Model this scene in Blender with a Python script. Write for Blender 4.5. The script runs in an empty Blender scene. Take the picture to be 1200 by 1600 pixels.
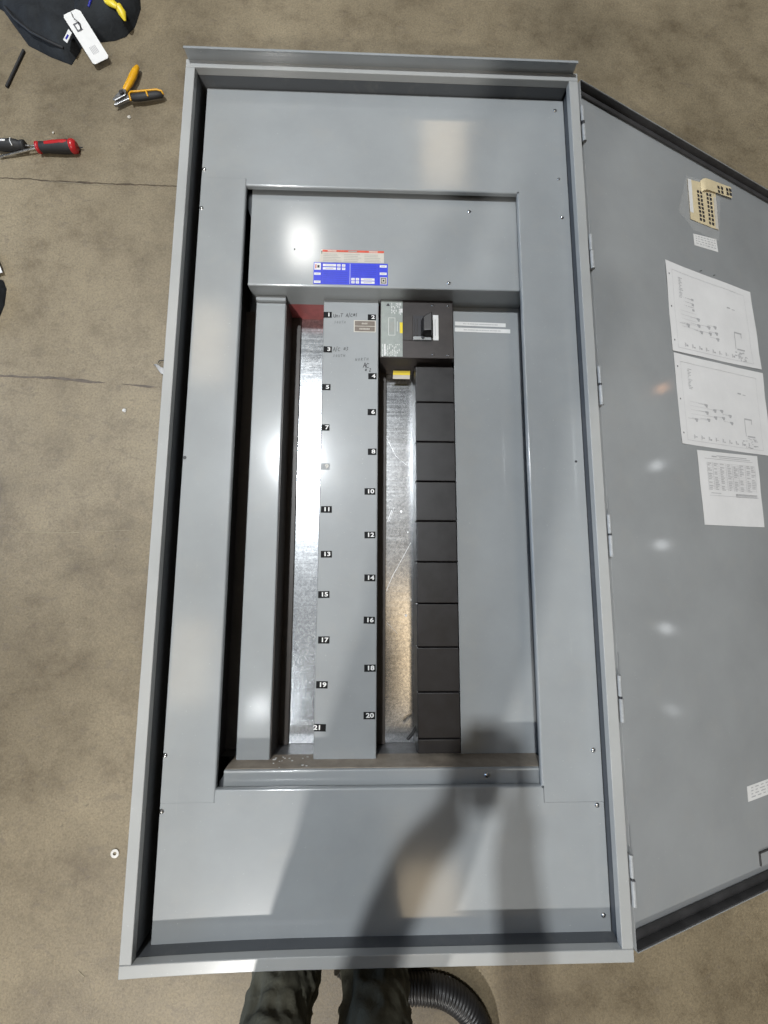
import bpy, bmesh, math, random
from mathutils import Vector, Matrix, noise
random.seed(7)
H = 0.375                      # height of the enclosure's front rim above the floor
scene = bpy.context.scene
col = scene.collection

# ------------------------------------------------------------------ camera
cam_d = bpy.data.cameras.new('camera'); cam = bpy.data.objects.new('camera', cam_d); col.objects.link(cam)
R = Matrix(((0.99953465, -0.00742501, -0.02958635), (0.00342892, 0.99112458, -0.1328921), (0.03031048, 0.13272881, 0.99068882)))
CAM = Vector((-0.02734, -0.27508, 1.02434 + H))
cam.matrix_world = Matrix.Translation(CAM) @ R.to_4x4()
cam_d.sensor_width = 36; cam_d.lens = 36 * 684.5 / 1600; cam_d.clip_start = 0.004; cam_d.clip_end = 300
scene.camera = cam

# ------------------------------------------------------------------ light
world = bpy.data.worlds.new('World'); scene.world = world; world.use_nodes = True
bg = world.node_tree.nodes['Background']
bg.inputs[0].default_value = (0.92, 0.95, 1.0, 1); bg.inputs[1].default_value = 0.035
scene.view_settings.view_transform = 'Standard'; scene.view_settings.look = 'None'
scene.view_settings.exposure = 0.26; scene.view_settings.gamma = 1.0

def lamp(x, y, z, sx, sy, p, c, name='ceiling_lamp'):
    l = bpy.data.lights.new(name, 'AREA'); l.shape = 'RECTANGLE'; l.size = sx; l.size_y = sy; l.energy = p; l.color = c
    o = bpy.data.objects.new(name, l); o.location = (x, y, z); col.objects.link(o); return o
COOL = (0.93, 0.97, 1.0); WARM = (1.0, 0.80, 0.54)
ZL = 6.6 + H
for (x, y, p) in ((-1.40, 1.75, 340), (-1.9, -2.6, 10)):      # row of bright high-bay lamps overhead
    lamp(x, y, ZL, 0.24, 0.24, p, COOL)
lamp(-1.40, 6.0, ZL, .55, .9, 44, (1, .98, .93))
lamp(-1.38, -4.75, 3.9 + H, .22, .22, 250, (1, .97, .92), 'work_lamp')            # lower lamp behind the photographer
lamp(-1.25, -.1, ZL + .3, 1.2, 6.0, 12, COOL, 'overhead_strip')
for (x, y, sx, sy, p) in ((1.38, 8.2, .85, 1.9, 26), (-3.1, 3.9, .8, 1.5, 18), (-3.1, -1.8, .8, 1.4, 12), (0.95, -5.45, .95, .95, 19)):
    lamp(x, y, ZL, sx, sy, p, WARM)
lamp(0.62, -1.6, ZL, .75, 2.0, 8, (1, .70, .36))
lamp(0.62, -.6, ZL + .3, 1.0, 6.2, 9, (1, .93, .84), 'overhead_strip')  # added strip, brightens what the right-hand back pan reflects
for (x, y, c) in ((32.5, 12.0, (1, .5, .25)), (29.4, 6.1, COOL), (29.3, 1.3, COOL), (28.9, -3.5, COOL), (28.8, -7.9, COOL)):   # the far row of lamps that glints in the door
    l = bpy.data.lights.new('far_lamp', 'POINT'); l.shadow_soft_size = 0.3; l.energy = 9 if y < -6 else 22; l.color = c
    o = bpy.data.objects.new('far_lamp', l); o.location = (x, y, ZL); col.objects.link(o)
day = lamp(-14, 2, 3.2, 9, 5, 700, (0.45, 0.66, 1.0), 'daylight_doorway')    # open loading door far to the left
day.rotation_euler = (0, math.radians(-90), 0)

# ------------------------------------------------------------------ materials
def mat(name, color, rough=.5, metal=0, coat=0, coat_rough=.1, spec=.5):
    m = bpy.data.materials.new(name); m.use_nodes = True
    b = m.node_tree.nodes['Principled BSDF']
    b.inputs['Base Color'].default_value = (*color, 1); b.inputs['Roughness'].default_value = rough
    b.inputs['Metallic'].default_value = metal; b.inputs['Coat Weight'].default_value = coat
    b.inputs['Coat Roughness'].default_value = coat_rough; b.inputs['Specular IOR Level'].default_value = spec
    m.diffuse_color = (*color, 1)
    return m
def nodes(m): return m.node_tree.nodes, m.node_tree.links, m.node_tree.nodes['Principled BSDF']
def N(nt, t, **kw):
    n = nt.new(t)
    for k, v in kw.items():
        if k.startswith('_'): setattr(n, k[1:], v)
        else: n.inputs[k.replace('__', ' ')].default_value = v
    return n
def coords(nt, L, scale=(1, 1, 1)):
    tc = N(nt, 'ShaderNodeTexCoord'); mp = N(nt, 'ShaderNodeMapping'); mp.inputs['Scale'].default_value = scale
    L.new(tc.outputs['Object'], mp.inputs['Vector']); return mp.outputs['Vector']
def ramp(nt, stops):
    r = nt.new('ShaderNodeValToRGB'); e = r.color_ramp.elements
    while len(e) < len(stops): e.new(.5)
    for el, (p, c) in zip(e, stops): el.position = p; el.color = (*c, 1) if len(c) == 3 else c
    return r
def mixc(nt, L, fac, a, b, mode='MIX'):
    n = nt.new('ShaderNodeMix'); n.data_type = 'RGBA'; n.blend_type = mode
    for s, v in ((0, fac), (6, a), (7, b)):
        if hasattr(v, 'is_linked') or hasattr(v, 'links'): L.new(v, n.inputs[s])
        elif s == 0: n.inputs[0].default_value = v
        else: n.inputs[s].default_value = (*v, 1)
    return n.outputs[2]

def paint(name, color, rough=.38, coat=.75, coat_rough=.125, smudge=.10):
    """semi-gloss powder coat: faint orange peel, slow sheet waviness, dusty smudges"""
    m = mat(name, color, rough, 0, coat, coat_rough, .28); nt, L, b = nodes(m); v = coords(nt, L)
    big = N(nt, 'ShaderNodeTexNoise', Scale=3.1, Detail=5.0, Roughness=.6); L.new(v, big.inputs['Vector'])
    r = ramp(nt, [(.3, tuple(c * (1 - smudge) for c in color)), (.7, tuple(min(1, c * (1 + smudge)) for c in color))])
    L.new(big.outputs['Fac'], r.inputs['Fac'])
    spk = N(nt, 'ShaderNodeTexNoise', Scale=210.0, Detail=3.0); L.new(v, spk.inputs['Vector'])
    sr = ramp(nt, [(.71, (0, 0, 0)), (.78, (1, 1, 1))]); L.new(spk.outputs['Fac'], sr.inputs['Fac'])
    dust = mixc(nt, L, sr.outputs['Color'], r.outputs['Color'], tuple(min(1, c * 1.35 + .02) for c in color))
    vs = coords(nt, L, (60, 3.5, 20)); sc = N(nt, 'ShaderNodeTexNoise', Scale=1.0, Detail=5.0, Roughness=.55, Distortion=.35); L.new(vs, sc.inputs['Vector'])
    s2 = ramp(nt, [(.70, (0, 0, 0)), (.80, (1, 1, 1))]); L.new(sc.outputs['Fac'], s2.inputs['Fac'])
    fs = N(nt, 'ShaderNodeMath', _operation='MULTIPLY'); fs.inputs[1].default_value = .16; L.new(s2.outputs['Color'], fs.inputs[0])
    dust = mixc(nt, L, fs.outputs[0], dust, (.52, .51, .49))
    du = N(nt, 'ShaderNodeTexNoise', Scale=14.0, Detail=8.0, Roughness=.7, Distortion=.5); L.new(v, du.inputs['Vector'])
    d2 = ramp(nt, [(.52, (0, 0, 0)), (.75, (1, 1, 1))]); L.new(du.outputs['Fac'], d2.inputs['Fac'])
    fd = N(nt, 'ShaderNodeMath', _operation='MULTIPLY'); fd.inputs[1].default_value = .14; L.new(d2.outputs['Color'], fd.inputs[0])
    dust = mixc(nt, L, fd.outputs[0], dust, (.40, .37, .32))
    L.new(dust, b.inputs['Base Color'])
    rr = N(nt, 'ShaderNodeTexNoise', Scale=9.0, Detail=6.0); L.new(v, rr.inputs['Vector'])
    mr = N(nt, 'ShaderNodeMapRange'); mr.inputs['To Min'].default_value = rough - .07; mr.inputs['To Max'].default_value = rough + .09
    L.new(rr.outputs['Fac'], mr.inputs['Value']); L.new(mr.outputs['Result'], b.inputs['Roughness'])
    wav = N(nt, 'ShaderNodeTexNoise', Scale=2.2, Detail=1.0); L.new(v, wav.inputs['Vector'])
    b1 = N(nt, 'ShaderNodeBump', Strength=.35, Distance=.0014); L.new(wav.outputs['Fac'], b1.inputs['Height'])
    op = N(nt, 'ShaderNodeTexNoise', Scale=420.0, Detail=1.0); L.new(v, op.inputs['Vector'])
    b2 = N(nt, 'ShaderNodeBump', Strength=.06, Distance=.0006); L.new(op.outputs['Fac'], b2.inputs['Height']); L.new(b1.outputs['Normal'], b2.inputs['Normal'])
    L.new(b2.outputs['Normal'], b.inputs['Normal']); L.new(b1.outputs['Normal'], b.inputs['Coat Normal'])
    return m

GRAY = paint('grey_enamel', (.300, .317, .325))
RIMG = paint('rim_grey_enamel', (.385, .39, .38), .36, .6, .14)
DOORG = paint('door_grey_enamel', (.305, .318, .324), .36, .8, .075)
DARKIN = paint('shaded_left_wall', (.11, .10, .095), .6, .0, .3)  # near-black copy of the wall colour, holds the left side's shade
INNER = paint('shaded_wall_enamel', (.105, .112, .12), .5, .1, .3)  # enamel darkened so the walls' shade is in the colour

def galv():
    m = mat('galvanised_steel', (.62, .64, .66), .26, 1); nt, L, b = nodes(m)
    v = coords(nt, L)
    vo = N(nt, 'ShaderNodeTexVoronoi', Scale=230.0); L.new(v, vo.inputs['Vector'])
    vs = coords(nt, L, (9, 260, 30)); st = N(nt, 'ShaderNodeTexNoise', Scale=1.0, Detail=6.0, Roughness=.7); L.new(vs, st.inputs['Vector'])
    r1 = ramp(nt, [(0, (.40, .415, .43)), (1, (.72, .74, .755))]); L.new(vo.outputs['Color'], r1.inputs['Fac'])
    r2 = ramp(nt, [(.3, (.74, .74, .74)), (.6, (1, 1, 1))]); L.new(st.outputs['Fac'], r2.inputs['Fac'])
    L.new(mixc(nt, L, .75, r1.outputs['Color'], r2.outputs['Color'], 'MULTIPLY'), b.inputs['Base Color'])
    mr = N(nt, 'ShaderNodeMapRange'); mr.inputs['To Min'].default_value = .12; mr.inputs['To Max'].default_value = .27
    L.new(st.outputs['Fac'], mr.inputs['Value']); L.new(mr.outputs['Result'], b.inputs['Roughness'])
    bp = N(nt, 'ShaderNodeBump', Strength=.03, Distance=.0004); L.new(st.outputs['Fac'], bp.inputs['Height']); L.new(bp.outputs['Normal'], b.inputs['Normal'])
    return m
GALV = galv()

def concrete():
    m = mat('stained_concrete', (.27, .23, .165), .62); nt, L, b = nodes(m); v = coords(nt, L)
    n1 = N(nt, 'ShaderNodeTexNoise', Scale=1.0, Detail=6.0, Roughness=.58, Distortion=.7); L.new(v, n1.inputs['Vector'])
    r1 = ramp(nt, [(.25, (.130, .104, .066)), (.42, (.190, .156, .102)), (.56, (.248, .206, .138)), (.76, (.295, .250, .172))]); L.new(n1.outputs['Fac'], r1.inputs['Fac'])
    n2 = N(nt, 'ShaderNodeTexNoise', Scale=6.5, Detail=10.0, Roughness=.72); L.new(v, n2.inputs['Vector'])
    r2 = ramp(nt, [(.32, (.66, .63, .60)), (.5, (.98, .97, .95)), (.68, (1.12, 1.11, 1.08))]); L.new(n2.outputs['Fac'], r2.inputs['Fac'])
    c = mixc(nt, L, 1.0, r1.outputs['Color'], r2.outputs['Color'], 'MULTIPLY')
    n3 = N(nt, 'ShaderNodeTexNoise', Scale=150.0, Detail=4.0, Roughness=.75); L.new(v, n3.inputs['Vector'])
    r3 = ramp(nt, [(.3, (.62, .6, .58)), (.5, (1, 1, 1)), (.72, (1.25, 1.23, 1.2))]); L.new(n3.outputs['Fac'], r3.inputs['Fac'])
    c = mixc(nt, L, .6, c, r3.outputs['Color'], 'MULTIPLY')
    vv = coords(nt, L, (1, 1.9, 1)); n4 = N(nt, 'ShaderNodeTexNoise', Scale=17.0, Detail=4.0, Roughness=.6, Distortion=1.2); L.new(vv, n4.inputs['Vector'])
    r4 = ramp(nt, [(.60, (0, 0, 0)), (.67, (1, 1, 1))]); L.new(n4.outputs['Fac'], r4.inputs['Fac'])
    fm = N(nt, 'ShaderNodeMath', _operation='MULTIPLY'); fm.inputs[1].default_value = .34; L.new(r4.outputs['Color'], fm.inputs[0])
    c = mixc(nt, L, fm.outputs[0], c, (.13, .105, .08))
    # pale scuffs
    vs = coords(nt, L, (2.5, 30, 1)); n5 = N(nt, 'ShaderNodeTexNoise', Scale=1.6, Detail=5.0, Roughness=.6, Distortion=.6); L.new(vs, n5.inputs['Vector'])
    r5 = ramp(nt, [(.68, (0, 0, 0)), (.78, (1, 1, 1))]); L.new(n5.outputs['Fac'], r5.inputs['Fac'])
    f5 = N(nt, 'ShaderNodeMath', _operation='MULTIPLY'); f5.inputs[1].default_value = .28; L.new(r5.outputs['Color'], f5.inputs[0])
    c = mixc(nt, L, f5.outputs[0], c, (.42, .38, .3))
    ag = N(nt, 'ShaderNodeTexVoronoi', Scale=230.0); L.new(v, ag.inputs['Vector'])
    ra = ramp(nt, [(.0, (.72, .70, .68)), (.5, (1, 1, 1)), (1, (1.22, 1.2, 1.17))]); L.new(ag.outputs['Color'], ra.inputs['Fac'])
    c = mixc(nt, L, .55, c, ra.outputs['Color'], 'MULTIPLY')
    pit = N(nt, 'ShaderNodeTexNoise', Scale=48.0, Detail=3.0, Roughness=.6); L.new(v, pit.inputs['Vector'])
    rp_ = ramp(nt, [(.70, (0, 0, 0)), (.74, (1, 1, 1))]); L.new(pit.outputs['Fac'], rp_.inputs['Fac'])
    fp = N(nt, 'ShaderNodeMath', _operation='MULTIPLY'); fp.inputs[1].default_value = .55; L.new(rp_.outputs['Color'], fp.inputs[0])
    c = mixc(nt, L, fp.outputs[0], c, (.09, .072, .052))
    L.new(c, b.inputs['Base Color'])
    mr = N(nt, 'ShaderNodeMapRange'); mr.inputs['To Min'].default_value = .30; mr.inputs['To Max'].default_value = .66
    L.new(n2.outputs['Fac'], mr.inputs['Value']); L.new(mr.outputs['Result'], b.inputs['Roughness'])
    bp = N(nt, 'ShaderNodeBump', Strength=.35, Distance=.004); L.new(n3.outputs['Fac'], bp.inputs['Height']); L.new(bp.outputs['Normal'], b.inputs['Normal'])
    return m
CONC = concrete()

def fabric(name, ca, cb, scale=7.0, weave=900.0):
    m = mat(name, ca, .88, spec=.25); nt, L, b = nodes(m); v = coords(nt, L)
    n = N(nt, 'ShaderNodeTexNoise', Scale=scale, Detail=7.0, Roughness=.65); L.new(v, n.inputs['Vector'])
    r = ramp(nt, [(.32, ca), (.7, cb)]); L.new(n.outputs['Fac'], r.inputs['Fac']); L.new(r.outputs['Color'], b.inputs['Base Color'])
    w = N(nt, 'ShaderNodeTexNoise', Scale=weave, Detail=2.0); L.new(v, w.inputs['Vector'])
    bp = N(nt, 'ShaderNodeBump', Strength=.3, Distance=.001); L.new(w.outputs['Fac'], bp.inputs['Height'])
    w2 = N(nt, 'ShaderNodeTexNoise', Scale=26.0, Detail=5.0, Distortion=.8); L.new(v, w2.inputs['Vector'])
    b2 = N(nt, 'ShaderNodeBump', Strength=.35, Distance=.012); L.new(w2.outputs['Fac'], b2.inputs['Height']); L.new(bp.outputs['Normal'], b2.inputs['Normal'])
    L.new(b2.outputs['Normal'], b.inputs['Normal']); return m
def worn(name, color, rough, var=.25, scale=30.0, **kw):
    m = mat(name, color, rough, **kw); nt, L, b = nodes(m); v = coords(nt, L)
    n = N(nt, 'ShaderNodeTexNoise', Scale=scale, Detail=7.0, Roughness=.65); L.new(v, n.inputs['Vector'])
    r = ramp(nt, [(.3, tuple(c * (1 - var) for c in color)), (.7, tuple(min(1, c * (1 + var)) for c in color))])
    L.new(n.outputs['Fac'], r.inputs['Fac']); L.new(r.outputs['Color'], b.inputs['Base Color'])
    mr = N(nt, 'ShaderNodeMapRange'); mr.inputs['To Min'].default_value = max(.05, rough - .1); mr.inputs['To Max'].default_value = min(1, rough + .12)
    L.new(n.outputs['Fac'], mr.inputs['Value']); L.new(mr.outputs['Result'], b.inputs['Roughness'])
    return m
BLACKP = worn('black_moulded_plastic', (.014, .0125, .013), .40)
BREAK = worn('breaker_brown_black_plastic', (.040, .033, .031), .48)
DARKP = worn('dark_rubber', (.018, .018, .019), .6)
BREG = worn('breaker_label_grey', (.29, .32, .30), .4, .1, 60)
RED = worn('red_fibre_board', (.34, .085, .085), .5, .25, 30)
BROWNB = worn('brown_bus_insulator', (.045, .037, .031), .45)
WHITE = worn('white_print_stock', (.74, .74, .73), .5, .05, 40)
PAPER = worn('copier_paper', (.72, .72, .72), .7, .05, 9)
INK = mat('faded_ink', (.43, .43, .44), .7)
INKD = mat('dark_ink', (.10, .10, .11), .7)
MARK = mat('black_marker', (.03, .03, .035), .5)
MARKF = mat('faded_marker', (.085, .09, .095), .5)
STKB = worn('black_sticker', (.006, .006, .0065), .55, .2, 90, spec=.15)
STKF = worn('rubbed_sticker', (.17, .18, .185), .4, .4, 120)
BLUE = worn('blue_label_print', (.035, .055, .62), .35, .08, 60)
BLUED = mat('dark_blue_print', (.02, .025, .30), .35)
REDL = worn('red_label_print', (.62, .09, .05), .4, .25, 60)
CREAM = worn('cream_label_stock', (.56, .53, .47), .45, .06, 60)
GREYP = mat('grey_print', (.34, .33, .30), .5)
YELP = mat('yellow_label', (.80, .62, .03), .4)
TANP = worn('brown_nameplate', (.165, .135, .11), .4, .15, 90)
STEEL = worn('zinc_screw_steel', (.68, .68, .67), .25, .15, 60, metal=1)
DULL = worn('dull_tool_steel', (.30, .30, .30), .42, .3, 60, metal=.9)
KNUCK = worn('hinge_grey_paint', (.34, .35, .35), .38, .15, 60)
YEL = worn('yellow_handle_plastic', (.72, .36, .01), .38, .08, 40)
REDP = worn('red_handle_plastic', (.46, .018, .022), .32, .1, 40)
MANILA = worn('aged_sticker_sheet', (.66, .56, .36), .55, .1, 30)
CRACK = worn('dirt_filled_crack', (.085, .064, .044), .9, .5, 30)
SCUFF = worn('dark_tyre_scuff', (.13, .108, .088), .75, .35, 35)
PALE = worn('pale_scratch', (.285, .245, .17), .7, .3, 25)
DKGRAY = worn('gasket_and_lip_shade', (.045, .044, .045), .5, .3, 15)
OLIVE = fabric('olive_work_trousers', (.075, .072, .052), (.165, .158, .118))
JACKET = fabric('charcoal_work_shirt', (.02, .022, .026), (.045, .047, .052))
BAGM = fabric('black_canvas', (.013, .0145, .017), (.030, .034, .038), 11)
SKIN = worn('skin', (.52, .31, .22), .5, .12, 40)
HAIR = worn('dark_hair', (.03, .02, .015), .6, .3, 90)
LEATHER = worn('brown_boot_leather', (.09, .055, .03), .55, .3, 30)
FILM = mat('clear_plastic_sleeve', (.8, .8, .78), .12)
_nt, _L, _b = nodes(FILM); _b.inputs['Alpha'].default_value = .16
GLASS = worn('phone_glass', (.02, .02, .022), .1, .2, 20)

# ------------------------------------------------------------------ mesh builder
class MB:
    def __init__(s): s.v = []; s.f = []; s.m = []; s.sm = []
    def add(s, vs, fs, mi=0, smooth=False):
        o = len(s.v); s.v += [tuple(p) for p in vs]
        for f in fs: s.f.append(tuple(i + o for i in f)); s.m.append(mi); s.sm.append(smooth)
        return s
    def box(s, x0, x1, y0, y1, z0, z1, mi=0):
        vs = [(x0, y0, z0), (x1, y0, z0), (x1, y1, z0), (x0, y1, z0), (x0, y0, z1), (x1, y0, z1), (x1, y1, z1), (x0, y1, z1)]
        return s.add(vs, [(3, 2, 1, 0), (4, 5, 6, 7), (0, 1, 5, 4), (1, 2, 6, 5), (2, 3, 7, 6), (3, 0, 4, 7)], mi)
    def prism(s, pts, z0, z1, mi=0):
        n = len(pts); vs = [(x, y, z0) for x, y in pts] + [(x, y, z1) for x, y in pts]
        fs = [tuple(range(n))[::-1], tuple(range(n, 2 * n))] + [(i, (i + 1) % n, n + (i + 1) % n, n + i) for i in range(n)]
        return s.add(vs, fs, mi)
    def sheet(s, pts, z, mi=0):           # one flat printed face
        return s.add([(x, y, z) for x, y in pts], [tuple(range(len(pts)))], mi)
    def rect(s, x0, x1, y0, y1, z, mi=0): return s.sheet([(x0, y0), (x1, y0), (x1, y1), (x0, y1)], z, mi)
    def profile(s, prof, axis, a, b, mi=0, smooth=True):   # closed profile swept along x or y
        n = len(prof); vs = []
        for t in (a, b): vs += [((t, p[0], p[1]) if axis == 'x' else (p[0], t, p[1])) for p in prof]
        for i in range(n):
            j = (i + 1) % n; s.add([vs[i], vs[j], vs[n + j], vs[n + i]], [(0, 1, 2, 3)], mi, smooth and math.hypot(prof[i][0] - prof[j][0], prof[i][1] - prof[j][1]) < .0042)
        return s.add(vs, [tuple(range(n))[::-1], tuple(range(n, 2 * n))], mi)
    def tube(s, path, rad, seg=10, mi=0, cap=True, flat=1.0, up=(0, 0, 1), smooth=True):
        path = [Vector(p) for p in path]; n = len(path)
        if not hasattr(rad, '__len__'): rad = [rad] * n
        vs = []; up = Vector(up)
        for i, p in enumerate(path):
            t = (path[min(i + 1, n - 1)] - path[max(i - 1, 0)]).normalized()
            a = t.cross(up)
            if a.length < 1e-4: a = t.cross(Vector((1, 0, 0)))
            a.normalize(); b = a.cross(t).normalized()
            for k in range(seg):
                th = 2 * math.pi * k / seg; vs.append(p + a * math.cos(th) * rad[i] + b * math.sin(th) * rad[i] * flat)
        fs = [(i * seg + k, i * seg + (k + 1) % seg, (i + 1) * seg + (k + 1) % seg, (i + 1) * seg + k) for i in range(n - 1) for k in range(seg)]
        s.add(vs, fs, mi, smooth)
        if cap: s.add(vs[:seg] , [tuple(range(seg))[::-1]], mi); s.add(vs[-seg:], [tuple(range(seg))], mi)
        return s
    def text(s, body, cx, cy, z, size, mi=0, bold=0, sx=1.0, rot=0, align='CENTER'):
        vs, fs = text_geo(body, size, bold, align); c, q = math.cos(rot), math.sin(rot)
        return s.add([(cx + c * x * sx - q * y, cy + q * x * sx + c * y, z) for x, y in vs], fs, mi)
    def stroke(s, pts, w, z, mi=0):
        for (x0, y0), (x1, y1) in zip(pts, pts[1:]):
            d = math.hypot(x1 - x0, y1 - y0) or 1e-6; nx, ny = -(y1 - y0) / d * w / 2, (x1 - x0) / d * w / 2
            s.sheet([(x0 - nx, y0 - ny), (x1 - nx, y1 - ny), (x1 + nx, y1 + ny), (x0 + nx, y0 + ny)], z, mi)
        return s
    def xf(s, M): s.v = [tuple(M @ Vector(p)) for p in s.v]; return s
    def build(s, name, mats, parent=None, bevel=0, sharp=None, segs=2):
        me = bpy.data.meshes.new(name); me.from_pydata(s.v, [], s.f)
        mats = mats if isinstance(mats, (list, tuple)) else [mats]
        for m in mats: me.materials.append(m)
        me.polygons.foreach_set('material_index', s.m); me.polygons.foreach_set('use_smooth', s.sm)
        bm = bmesh.new(); bm.from_mesh(me)
        bmesh.ops.remove_doubles(bm, verts=bm.verts, dist=1e-6) if sharp is not None else None
        bmesh.ops.recalc_face_normals(bm, faces=bm.faces) if bevel or sharp is not None else None
        if sharp is not None:
            for e in bm.edges:
                lf = e.link_faces; e.smooth = len(lf) == 2 and all(f.smooth for f in lf) and lf[0].normal.angle(lf[1].normal, 9) < math.radians(sharp)
        bm.to_mesh(me); bm.free()
        me.update(); o = bpy.data.objects.new(name, me); col.objects.link(o)
        if parent is not None: o.parent = parent
        if bevel:
            b = o.modifiers.new('bevel', 'BEVEL'); b.width = bevel; b.segments = segs; b.limit_method = 'ANGLE'; b.angle_limit = math.radians(35)
        return o
_tc = {}
def text_geo(body, size, bold, align):
    k = (body, size, bold, align)
    if k not in _tc:
        c = bpy.data.curves.new('t', 'FONT'); c.body = body; c.size = size; c.align_x = align; c.align_y = 'CENTER'; c.offset = bold; c.resolution_u = 3
        o = bpy.data.objects.new('t', c); col.objects.link(o); bpy.context.view_layer.update()
        me = bpy.data.meshes.new_from_object(o.evaluated_get(bpy.context.evaluated_depsgraph_get()))
        _tc[k] = ([(v.co.x, v.co.y) for v in me.vertices], [tuple(p.vertices) for p in me.polygons])
        bpy.data.objects.remove(o); bpy.data.curves.remove(c); bpy.data.meshes.remove(me)
    return _tc[k]
def tag(o, label=None, cat=None, group=None, kind=None):
    for k, v in (('label', label), ('category', cat), ('group', group), ('kind', kind)):
        if v: o[k] = v
    return o
def empty(name, loc=(0, 0, 0)):
    o = bpy.data.objects.new(name, None); o.location = loc; o.empty_display_size = .05; col.objects.link(o); return o
def arc(cx, cy, r, a0, a1, n=5):
    return [(cx + r * math.cos(math.radians(a0 + (a1 - a0) * i / n)), cy + r * math.sin(math.radians(a0 + (a1 - a0) * i / n))) for i in range(n + 1)]

# ------------------------------------------------------------------ floor
def grid_floor():
    m = MB(); s = 60; m.sheet([(-s, -s), (s, -s), (s, s), (-s, s)], 0); return m
floor = tag(grid_floor().build('floor', CONC), kind='structure')
def ribbon(name, pts, w, z, m, jitter=.3, seed=0, gaps=0.0):
    rnd = random.Random(seed); b = MB(); P = []
    for (x0, y0), (x1, y1) in zip(pts, pts[1:]):
        n = max(2, int(math.hypot(x1 - x0, y1 - y0) / .008))
        for i in range(n): P.append((x0 + (x1 - x0) * i / n, y0 + (y1 - y0) * i / n))
    P.append(pts[-1]); L_, R_ = [], []; off = 0
    for i, (x, y) in enumerate(P):
        off = off * .8 + rnd.uniform(-1, 1) * w * jitter
        ww = w * (.35 + .65 * abs(noise.noise((x * 14 + seed, y * 14, seed)) * 1.8)) * min(1, (i + .2) / 4, (len(P) - 1 - i + .2) / 4) + .0002
        L_.append((x, y + off + ww / 2, z)); R_.append((x, y + off - ww / 2, z))
    n = len(P); fs = [(i, i + 1, n + i + 1, n + i) for i in range(n - 1) if noise.noise((P[i][0] * 9, seed * 3.1, .5)) > gaps - 1]
    b.add(R_ + L_, fs); return b.build(name, m, floor)
ribbon('crack', [(-1.9, 1.09), (-1.33, 1.078), (-1.198, 1.0748), (-1.04, 1.0674), (-.889, 1.0675), (-.6, 1.065), (.2, 1.07), (1.9, 1.09)], .0065, .0012, CRACK, .25, 3)
ribbon('crack', [(-1.4, 1.0735), (-1.2, 1.0695), (-1.05, 1.063), (-.9, 1.0635)], .004, .001, PALE, .25, 5, .9)
ribbon('scuff_mark', [(-1.7, .36), (-1.2445, .3534), (-1.049, .3479), (-.9035, .3349)], .014, .001, SCUFF, .08, 8)
ribbon('scuff_mark', [(-.8514, .3314), (-.7366, .3223)], .007, .001, SCUFF, .1, 9)
ribbon('scratch', [(-1.5, -.16), (-.95, -.1594), (-.7229, -.1479), (-.5, -.14)], .003, .001, PALE, .12, 11, .9)
ribbon('scratch', [(-1.045, 1.39), (-1.06, 1.30), (-1.075, 1.19)], .004, .001, PALE, .1, 12, .8)
ribbon('scratch', [(-.9, -1.32), (-.78, -1.42)], .005, .001, PALE, .12, 14, .9)

# ------------------------------------------------------------------ panelboard
pb = tag(empty('electrical_panelboard'), 'large grey steel electrical panelboard lying on its back with its door swung open', 'panelboard')
XO, YO, XI, YI = .535, 1.092, .510, 1.067
def zz(z): return z + H
# enclosure shell
b = MB(); t = .0025; zb, zt = .004, zz(-.0205)
b.box(-XO, -XO + t, -YO, YO, zb, zt).box(XO - t, XO, -YO, YO, zb, zt).box(-XO + t, XO - t, YO - t, YO, zb, zt).box(-XO + t, XO - t, -YO, -YO + t, zb, zt).box(-XO + t, XO - t, -YO + t, YO - t, zb, zb + t)
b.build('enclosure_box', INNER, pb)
# rim rails: channel front face, inner wall down to the trim, outer lip
def rail(x0, x1, y0, y1, inner):
    b = MB(); b.box(x0, x1, y0, y1, zz(-.020), zz(0))
    return b
rail(-XO, -XI, -YI - .0086, YI - .0004, 'r').build('rim_rail', RIMG, pb, .0018, segs=3)
rail(XI, XO, -YI + .0004, YI - .0004, 'l').build('rim_rail', RIMG, pb, .0018, segs=3)
rail(-XO, XO, YI, YO, 'b').build('rim_rail', RIMG, pb, .0018, segs=3)
# the bottom rail is bowed a little: its left corner is pushed outwards
b = MB(); nseg = 24; xs = [-XO + 2 * XO * i / nseg for i in range(nseg + 1)]
def bow(x): return -.010 * max(0, (-x - .12) / (XO - .12)) ** 2
vs = []
for x in xs: d = bow(x); vs += [(x, -YI + d, zz(0)), (x, -YO + d, zz(0)), (x, -YO + d, zz(-.02)), (x, -YI + d, zz(-.02))]
fs = [(4 * i + k, 4 * i + 4 + k, 4 * i + 4 + (k + 1) % 4, 4 * i + (k + 1) % 4) for i in range(nseg) for k in range(4)] + [(0, 1, 2, 3), (4 * nseg + 3, 4 * nseg + 2, 4 * nseg + 1, 4 * nseg)]
b.add(vs, fs).build('rim_rail', RIMG, pb, .0018, segs=3)
# inner walls of the rim
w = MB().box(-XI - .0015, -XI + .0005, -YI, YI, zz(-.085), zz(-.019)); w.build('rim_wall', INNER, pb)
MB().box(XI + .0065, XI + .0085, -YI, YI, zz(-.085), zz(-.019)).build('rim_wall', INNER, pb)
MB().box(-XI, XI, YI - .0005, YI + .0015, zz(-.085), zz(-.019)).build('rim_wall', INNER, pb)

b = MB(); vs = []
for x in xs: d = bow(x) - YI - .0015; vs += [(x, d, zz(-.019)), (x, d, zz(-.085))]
b.add(vs, [(2 * i, 2 * i + 1, 2 * i + 3, 2 * i + 2) for i in range(nseg)], 0, True).build('rim_wall', INNER, pb)
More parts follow.
